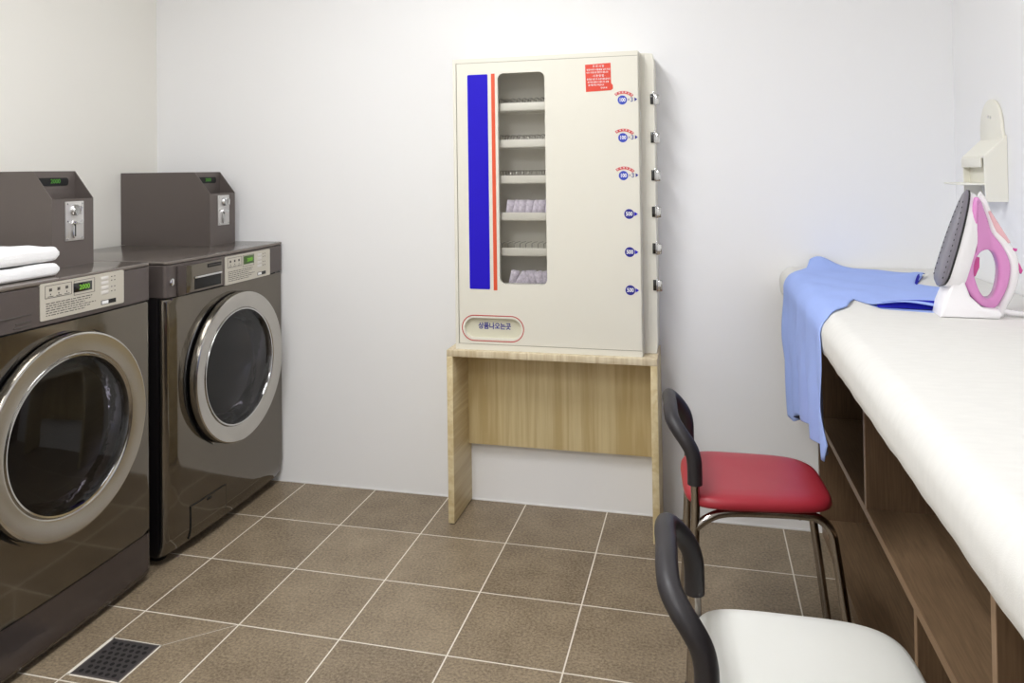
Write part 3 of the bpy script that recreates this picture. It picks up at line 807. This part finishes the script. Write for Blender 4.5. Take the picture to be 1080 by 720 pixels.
# dark blue inside of the near sleeve mouth
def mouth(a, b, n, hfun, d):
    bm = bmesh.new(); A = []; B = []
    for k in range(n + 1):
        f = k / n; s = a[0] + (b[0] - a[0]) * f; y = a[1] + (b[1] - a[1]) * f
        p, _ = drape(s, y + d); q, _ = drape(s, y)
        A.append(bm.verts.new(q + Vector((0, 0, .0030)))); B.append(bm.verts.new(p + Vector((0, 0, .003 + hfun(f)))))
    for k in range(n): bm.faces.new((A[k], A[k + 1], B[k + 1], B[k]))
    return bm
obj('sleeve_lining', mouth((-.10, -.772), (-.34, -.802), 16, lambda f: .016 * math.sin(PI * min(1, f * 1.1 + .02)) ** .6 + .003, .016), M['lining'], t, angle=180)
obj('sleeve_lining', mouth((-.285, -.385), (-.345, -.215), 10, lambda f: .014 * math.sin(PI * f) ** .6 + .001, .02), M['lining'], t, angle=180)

# ------------------------------------------------------------------ steam iron standing on its heel
t = thing('steam_iron', 'white and pink steam iron standing upright on its heel on the white pad', 'iron', (2.132, -.835, PZ1 + .0015), math.radians(-2))
def sole_outline(w, L, n=24):
    """pointed oval: v from 0 (heel) to L (tip), half width"""
    pts = []
    for k in range(n + 1):
        f = k / n; hwid = w * (max(0, 1 - (1 - f / .16) ** 2) ** .5 if f < .16 else 1) * (1 - max(0, (f - .25) / .75) ** 2.1) ** .62 if f < 1 else 0
        pts.append((hwid, f * L))
    return [(x, z) for x, z in pts] + [(-x, z) for x, z in pts[::-1][1:-1]]
# sole frame: origin at heel bottom of sole, axis leaning
tilt = math.radians(16.5)
U = Vector((math.sin(tilt), 0, math.cos(tilt)))       # along the sole, upwards
Nn = Vector((-math.cos(tilt), 0, math.sin(tilt)))     # out of the sole face (towards -x)
O = Vector((-.066, 0, .066))
def loft(secs, cap=True):
    """secs: (depth behind the sole, half width, length, start offset)"""
    bm = bmesh.new(); rings = []
    for d, w, L_, s0 in secs:
        rings.append([bm.verts.new(O + U * (s0 + z) - Nn * d + Vector((0, x, 0))) for x, z in sole_outline(w, L_)])
    n = len(rings[0])
    for A, B in zip(rings, rings[1:]):
        for k in range(n): bm.faces.new((A[k], A[(k + 1) % n], B[(k + 1) % n], B[k]))
    bm.faces.new(rings[0][::-1]); bm.faces.new(rings[-1])
    bmesh.ops.recalc_face_normals(bm, faces=bm.faces)
    return bm
obj('soleplate', loft([(0, .048, .220, .004), (.002, .052, .228, 0), (.006, .052, .228, 0)]), M['sole'], t, local=True)
obj('sole_edge', loft([(.006, .053, .229, -.001), (.010, .053, .229, -.001)]), M['black'], t, local=True)
mb = MB()
for sgn in (-1, 1):
    for k in range(15):
        f = .10 + .055 * k; w = .048 * (1 - max(0, (f - .25) / .75) ** 2.1) ** .62 - .010
        if w > .004 and k % 1 == 0:
            p = O + U * (f * .228) + Nn * .0005 + Vector((0, sgn * w, 0)); mb.tube([p, p + Nn * .0006], .0022, 8)
obj('steam_hole', mb, M['hole'], t, local=True)['kind'] = 'stuff'
obj('lower_shell', loft([(.010, .051, .225, 0), (.022, .050, .222, .0), (.034, .046, .214, 0), (.046, .038, .200, .004)]), M['ironwhite'], t, local=True)
# heel block
obj('heel_tank', MB().prism([(-.066, 0), (.050, 0), (.058, .010), (.050, .020), (.018, .024), (-.006, .048), (-.018, .084), (-.014, .135), (-.026, .115), (-.044, .07), (-.060, .030)], 1, -.040, .040, .008, 3), M['ironclear'], t, local=True)
# handle: pink side profile with an oval grip opening
def handle_ring(outer, inner, w, bev):
    bm = bmesh.new(); n = len(outer)
    Vv = [[bm.verts.new((p[0], s_ * w, p[1])) for p in L_] for s_ in (-1, 1) for L_ in (outer, inner)]
    oL, iL, oR, iR = Vv
    for k in range(n):
        j = (k + 1) % n
        bm.faces.new((oL[k], oL[j], iL[j], iL[k])); bm.faces.new((oR[k], iR[k], iR[j], oR[j]))
        bm.faces.new((oL[k], oR[k], oR[j], oL[j])); bm.faces.new((iL[k], iL[j], iR[j], iR[k]))
    bmesh.ops.recalc_face_normals(bm, faces=bm.faces)
    es = [e for e in bm.edges if abs(e.verts[0].co.y - e.verts[1].co.y) < 1e-6 and len({round(f.normal.y) for f in e.link_faces}) > 1]
    bmesh.ops.bevel(bm, geom=es, offset=bev, segments=3, affect='EDGES', profile=.5, clamp_overlap=True)
    for v in bm.verts:
        x, z = v.co.x, v.co.z; g = min(1, max(0, (x - .014) / .030)); v.co.y *= 1 - .5 * g
    return bm
def catmull(P, per, closed=True):
    out = []; n = len(P)
    for i in range(n):
        p0, p1, p2, p3 = P[i - 1], P[i], P[(i + 1) % n], P[(i + 2) % n]
        for k in range(per):
            u = k / per
            out.append(tuple(.5 * (2 * p1[a] + (p2[a] - p0[a]) * u + (2 * p0[a] - 5 * p1[a] + 4 * p2[a] - p3[a]) * u * u + (3 * p1[a] - p0[a] - 3 * p2[a] + p3[a]) * u ** 3) for a in range(len(p1))))
    return out
HO = [(-.018, .086), (-.004, .050), (.020, .026), (.046, .020), (.060, .036), (.076, .075), (.080, .120), (.066, .158), (.046, .188), (.036, .222), (.022, .262), (.010, .262), (-.002, .215), (-.014, .150)]
HI = [(.006, .090), (.014, .062), (.026, .045), (.040, .042), (.050, .056), (.057, .085), (.058, .115), (.052, .138), (.043, .148), (.032, .150), (.020, .145), (.012, .135), (.007, .122), (.005, .105)]
obj('handle', handle_ring(catmull(HO, 5), catmull(HI, 5), .034, .010), M['pink'], t, local=True)
obj('trigger', MB().prism([(.004, .085), (.012, .090), (.020, .110), (.021, .132), (.010, .134), (.003, .12)], 1, -.016, .016, .003), M['magenta'], t, local=True)
# white outer spine with spray window and buttons
SP = [(.022, .262), (.040, .222), (.050, .190), (.070, .160), (.086, .120), (.082, .072), (.066, .030), (.050, .012)]
obj('spine', MB().tube([(x + .003, 0, z) for x, z in catmull(SP, 4)[:28]], .011, 14, rr=[.008 + .005 * math.sin(PI * min(1, k / 27)) for k in range(28)]), M['ironwhite'], t, local=True)
obj('spray_window', MB().prism([(.040, .235), (.046, .236), (.084, .166), (.078, .163), (.054, .188)], 1, -.012, .012, .004), M['rose'], t, local=True)
obj('steam_button', MB().prism([(.078, .148), (.096, .146), (.097, .152), (.080, .155)], 1, -.009, .009, .002), M['magenta'], t, local=True)
obj('steam_button', MB().prism([(.080, .141), (.094, .136), (.107, .104), (.104, .096), (.096, .104)], 1, -.009, .009, .003), M['magenta'], t, local=True)
cp = [(.045, .0, .022), (.062, 0, .014), (.08, -.002, .009), (.11, -.006, .007), (.15, -.012, .006), (.19, -.006, .006)]
obj('power_cord', MB().tube(cp, .0055, 12, rr=[.009, .0075, .0062, .0055, .005, .005]), M['ironwhite'], t, local=True)
mb = MB()
for k in range(5):
    mb.lathe([(-.0015, .0068), (.0015, .0068)], (.076 + k * .009, -.002 - .001 * k, .0095 - .0006 * k), 'x', 14)
obj('cord_sleeve', mb, M['ironwhite'], t, local=True)

# ------------------------------------------------------------------ iron rest on the right wall
t = thing('iron_holder', 'ivory plastic iron holder fixed on the right wall above the pad', 'iron holder', (XR, -.35, 1.13))
y0, y1, x1 = -.440, -.262, XR - .0005
pts = [(-.425, 1.15), (-.425, 1.30)]
n = 18; cy = -.345
pl = [(y0 + .006, 1.14), (y0 + .006, 1.31)] + [(cy - .080 * math.cos(PI * k / n), 1.325 + .092 * math.sin(PI * k / n) ** .9) for k in range(n + 1)] + [(y1 - .004, 1.31), (y1 - .004, 1.14)]
obj('mounting_plate', MB().prism(pl, 0, x1 - .010, x1, .003, 2), M['holder'], t)
for yy, zz in ((-.352, 1.365), (-.335, 1.368)): obj('screw', MB().lathe([(0, .004), (-.0015, .0038), (-.002, 0)], (x1 - .010, yy, zz), 'x', 14), M['steel'], t)
side = [(XR - .055, 1.131), (x1, 1.131), (x1, 1.312), (XR - .058, 1.256)]
obj('side_wall', MB().prism(side, 1, y0, y0 + .006, .001, 1), M['holder'], t)
obj('side_wall', MB().prism(side, 1, y1 - .006, y1, .001, 1), M['holder'], t)
obj('hood', MB().prism([(XR - .058, 1.250), (XR - .058, 1.256), (x1, 1.312), (x1, 1.304)], 1, y0 + .006, y1 - .006), M['holder'], t, smooth=False)
obj('hood_lip', MB().box(XR - .061, XR - .055, y0 + .02, y1, 1.225, 1.252, .002), M['holder'], t)
obj('front_panel', MB().box(XR - .040, XR - .034, y0 + .006, y1 - .006, 1.180, 1.252, .001), M['holder'], t)
obj('ledge', MB().prism([(XR - .105, y1 + .012), (XR - .100, y0 + .045), (XR - .054, y0 + .0065), (x1, y0 + .0065), (x1, y1), (XR - .06, y1)], 2, 1.176, 1.182, .002), M['holder'], t)

# ------------------------------------------------------------------ chairs
def spline(P, per=6):
    P = [Vector(p) for p in P]; out = []
    Q = [P[0]] + P + [P[-1]]
    for i in range(1, len(Q) - 2):
        p0, p1, p2, p3 = Q[i - 1], Q[i], Q[i + 1], Q[i + 2]
        for k in range(per):
            u = k / per
            out.append(.5 * (2 * p1 + (p2 - p0) * u + (2 * p0 - 5 * p1 + 4 * p2 - p3) * u * u + (3 * p1 - p0 - 3 * p2 + p3) * u ** 3))
    out.append(P[-1]); return out
def chair(loc, rz, seatmat, label, xb=-.150):
    t = thing('chair', label, 'chair', loc, rz, 'low back tube frame chairs')
    # seat cushion: rounded square, soft edges, slight dish
    bm = bmesh.new(); n = 96
    def outline(k, sc):
        a = 2 * PI * k / n; c, s_ = math.cos(a), math.sin(a); e = .44
        x = math.copysign(abs(c) ** e, c) * .174; y = math.copysign(abs(s_) ** e, s_) * (.167 - .020 * (x / .178 + 1) / 2)
        return x * sc, y * sc
    secs = [(.0, .430), (.80, .430), (.93, .431), (.985, .435), (1.0, .441), (.995, .449), (.97, .456), (.92, .4605), (.8, .463), (.6, .4625), (.35, .461), (.1, .460)]
    rings = []
    for sc, z in secs[1:]:
        ring = []
        for k in range(n):
            x, y = outline(k, sc); ring.append(bm.verts.new((x, y, z - .006 * max(0, x / .178) ** 3 * (1 if z > .44 else .6))))
        rings.append(ring)
    for A, B in zip(rings, rings[1:]):
        for k in range(n): bm.faces.new((A[k], A[(k + 1) % n], B[(k + 1) % n], B[k]))
    bm.faces.new(rings[0][::-1]); bm.faces.new(rings[-1]); bmesh.ops.recalc_face_normals(bm, faces=bm.faces)
    obj('seat', bm, seatmat, t, local=True, angle=80)
    r = .0105; HWB = .143
    # rear posts / legs (chrome) and black foam back loop
    for s_ in (-1, 1):
        obj('rear_leg', MB().tube(spline([(xb - .02, s_ * (HWB + .006), .006), (xb - .008, s_ * HWB, .22), (xb, s_ * HWB, .42), (xb, s_ * HWB, .50)]), r, 14), M['chair_chrome'], t, local=True)
        # seat rail that curves down into the front leg
        P = [(xb, s_ * HWB, .385), (xb + .03, s_ * HWB * .97, .406), (xb + .07, s_ * HWB * .93, .418), (0, s_ * .125, .419), (.10, s_ * .125, .419), (.135, s_ * .127, .412), (.157, s_ * .130, .388), (.166, s_ * .133, .34), (.190, s_ * .139, .15), (.207, s_ * .143, .006)]
        obj('front_leg', MB().tube(spline(P, 6), r, 14), M['chair_chrome'], t, local=True)
        for px_, hw_ in ((xb - .02, HWB + .006), (.207, .143)):
            obj('foot_cap', MB().lathe([(0, .011), (.003, .012), (.022, .012), (.024, .009)], (px_, s_ * hw_, 0), 'z', 16), M['black'], t, local=True)
        obj('bolt', MB().lathe([(0, .006), (.004, .005), (.005, 0)], (xb + .004, s_ * HWB + .0, .445), 'y', 12), M['chrome'], t, local=True)
    obj('cross_rail', MB().tube([(.09, -.125, .414), (.09, .125, .414)], .007, 10), M['chair_chrome'], t, local=True)
    z0 = .486
    B = [(xb, -HWB, z0), (xb, -HWB, z0 + .030), (xb - .001, -HWB, z0 + .058), (xb - .007, -HWB * .99, z0 + .084), (xb - .020, -HWB * .96, z0 + .108), (xb - .036, -HWB * .88, z0 + .130), (xb - .048, -HWB * .71, z0 + .147), (xb - .051, -HWB * .38, z0 + .156)]
    B = B + [(xb - .050, 0, z0 + .158)] + [(p[0], -p[1], p[2]) for p in B[::-1]]
    B = [(p[0], p[1], z0 + (p[2] - z0) * .93) for p in B]
    obj('backrest', MB().tube(spline(B, 7), .0175, 20), M['foam'], t, local=True)
    return t
chair((1.662, -.740, 0), math.radians(4.5), M['redvinyl'], 'chair with red padded seat and black looped backrest, farther from the viewer')
chair((1.701, -1.500, 0), math.radians(4), M['whitevinyl'], 'chair with white padded seat and black looped backrest, in the near foreground', xb=-.164)

# ------------------------------------------------------------------ floor drain
t = thing('floor_drain', 'dark square floor drain grate set in the brown tiles beside the near washer', 'floor drain', (.081, -1.103, 0))
dx0, dx1, dy0, dy1 = .010, .152, -1.176, -1.030
mb = MB()
for b_ in ((dx0 - .006, dx1 + .004, dy1, dy1 + .004), (dx0 - .006, dx1 + .004, dy0 - .004, dy0), (dx0 - .010, dx0, dy0 - .004, dy1 + .004), (dx1, dx1 + .004, dy0 - .004, dy1 + .004)): mb.box(*b_, 0, .0012)
obj('grout_border', mb, M['grout'], t, smooth=False)
mb = MB()
for b_ in ((dx0, dx1, dy1 - .005, dy1), (dx0, dx1, dy0, dy0 + .005), (dx0, dx0 + .005, dy0, dy1), (dx1 - .005, dx1, dy0, dy1)): mb.box(*b_, 0, .0022)
obj('frame', mb, M['drainframe'], t, smooth=False)
obj('grate', MB().box(dx0 + .005, dx1 - .005, dy0 + .005, dy1 - .005, 0, .0015), M['drain'], t, smooth=False)
for i in range(6):
    for j in range(7):
        x = dx0 + .018 + (dx1 - dx0 - .036) * (i + (.5 if j % 2 else 0)) / 5.5; y = dy0 + .017 + (dy1 - dy0 - .034) * j / 6
        obj('drain_hole', MB().lathe([(0, .0062), (.0004, .0062), (.0004, 0)], (x, y, .0014), 'z', 10), M['hole'], t)
# diagonal cut joint between the drain corner and the next tile corner
mb = MB(); a = Vector((dx1 + .003, dy1 + .003, 0)); b_ = Vector((.2995, -.9005, 0)); d = (b_ - a).normalized(); p = Vector((-d.y, d.x, 0)) * .0007
vv = [mb.bm.verts.new(q + Vector((0, 0, .0006))) for q in (a - p, b_ - p, b_ + p, a + p)]; mb.bm.faces.new(vv)
obj('cut_joint', mb, M['grout'], t, smooth=False)

# ------------------------------------------------------------------ camera
S = .3
P_ = dict(loc=(5.178 * S, -9.205 * S, 4.118 * S), yaw=-.2445, pitch=.0166, roll=-.0134, f=804., cy=165.8)
cy_, sy_ = math.cos(P_['yaw']), math.sin(P_['yaw'])
fw = Vector((sy_ * math.cos(P_['pitch']), cy_ * math.cos(P_['pitch']), math.sin(P_['pitch'])))
rt = Vector((cy_, -sy_, 0)); up = rt.cross(fw)
cr, sr = math.cos(P_['roll']), math.sin(P_['roll'])
r2 = cr * rt + sr * up; u2 = -sr * rt + cr * up
mw = Matrix((( r2.x, u2.x, -fw.x, P_['loc'][0]), (r2.y, u2.y, -fw.y, P_['loc'][1]), (r2.z, u2.z, -fw.z, P_['loc'][2]), (0, 0, 0, 1)))
cam = bpy.data.cameras.new('camera'); co = bpy.data.objects.new('camera', cam); COL.objects.link(co)
co.matrix_world = mw; cam.sensor_width = 36; cam.lens = P_['f'] / 1080 * 36
cam.shift_y = -(360 - P_['cy']) / 1080; cam.clip_start = .02
sc = bpy.context.scene; sc.camera = co

# ------------------------------------------------------------------ world / view
w = bpy.data.worlds.new('world'); sc.world = w; w.use_nodes = True
w.node_tree.nodes['Background'].inputs[0].default_value = (.9, .95, 1, 1); w.node_tree.nodes['Background'].inputs[1].default_value = .3
sc.view_settings.view_transform = 'Standard'; sc.view_settings.look = 'None'; sc.view_settings.gamma = 1
sc.view_settings.use_curve_mapping = False
sc.view_settings.exposure = 0.27
sc.cycles.use_denoising = True
sc.cycles.max_bounces = 12; sc.cycles.diffuse_bounces = 6; sc.cycles.glossy_bounces = 6; sc.cycles.transparent_max_bounces = 12
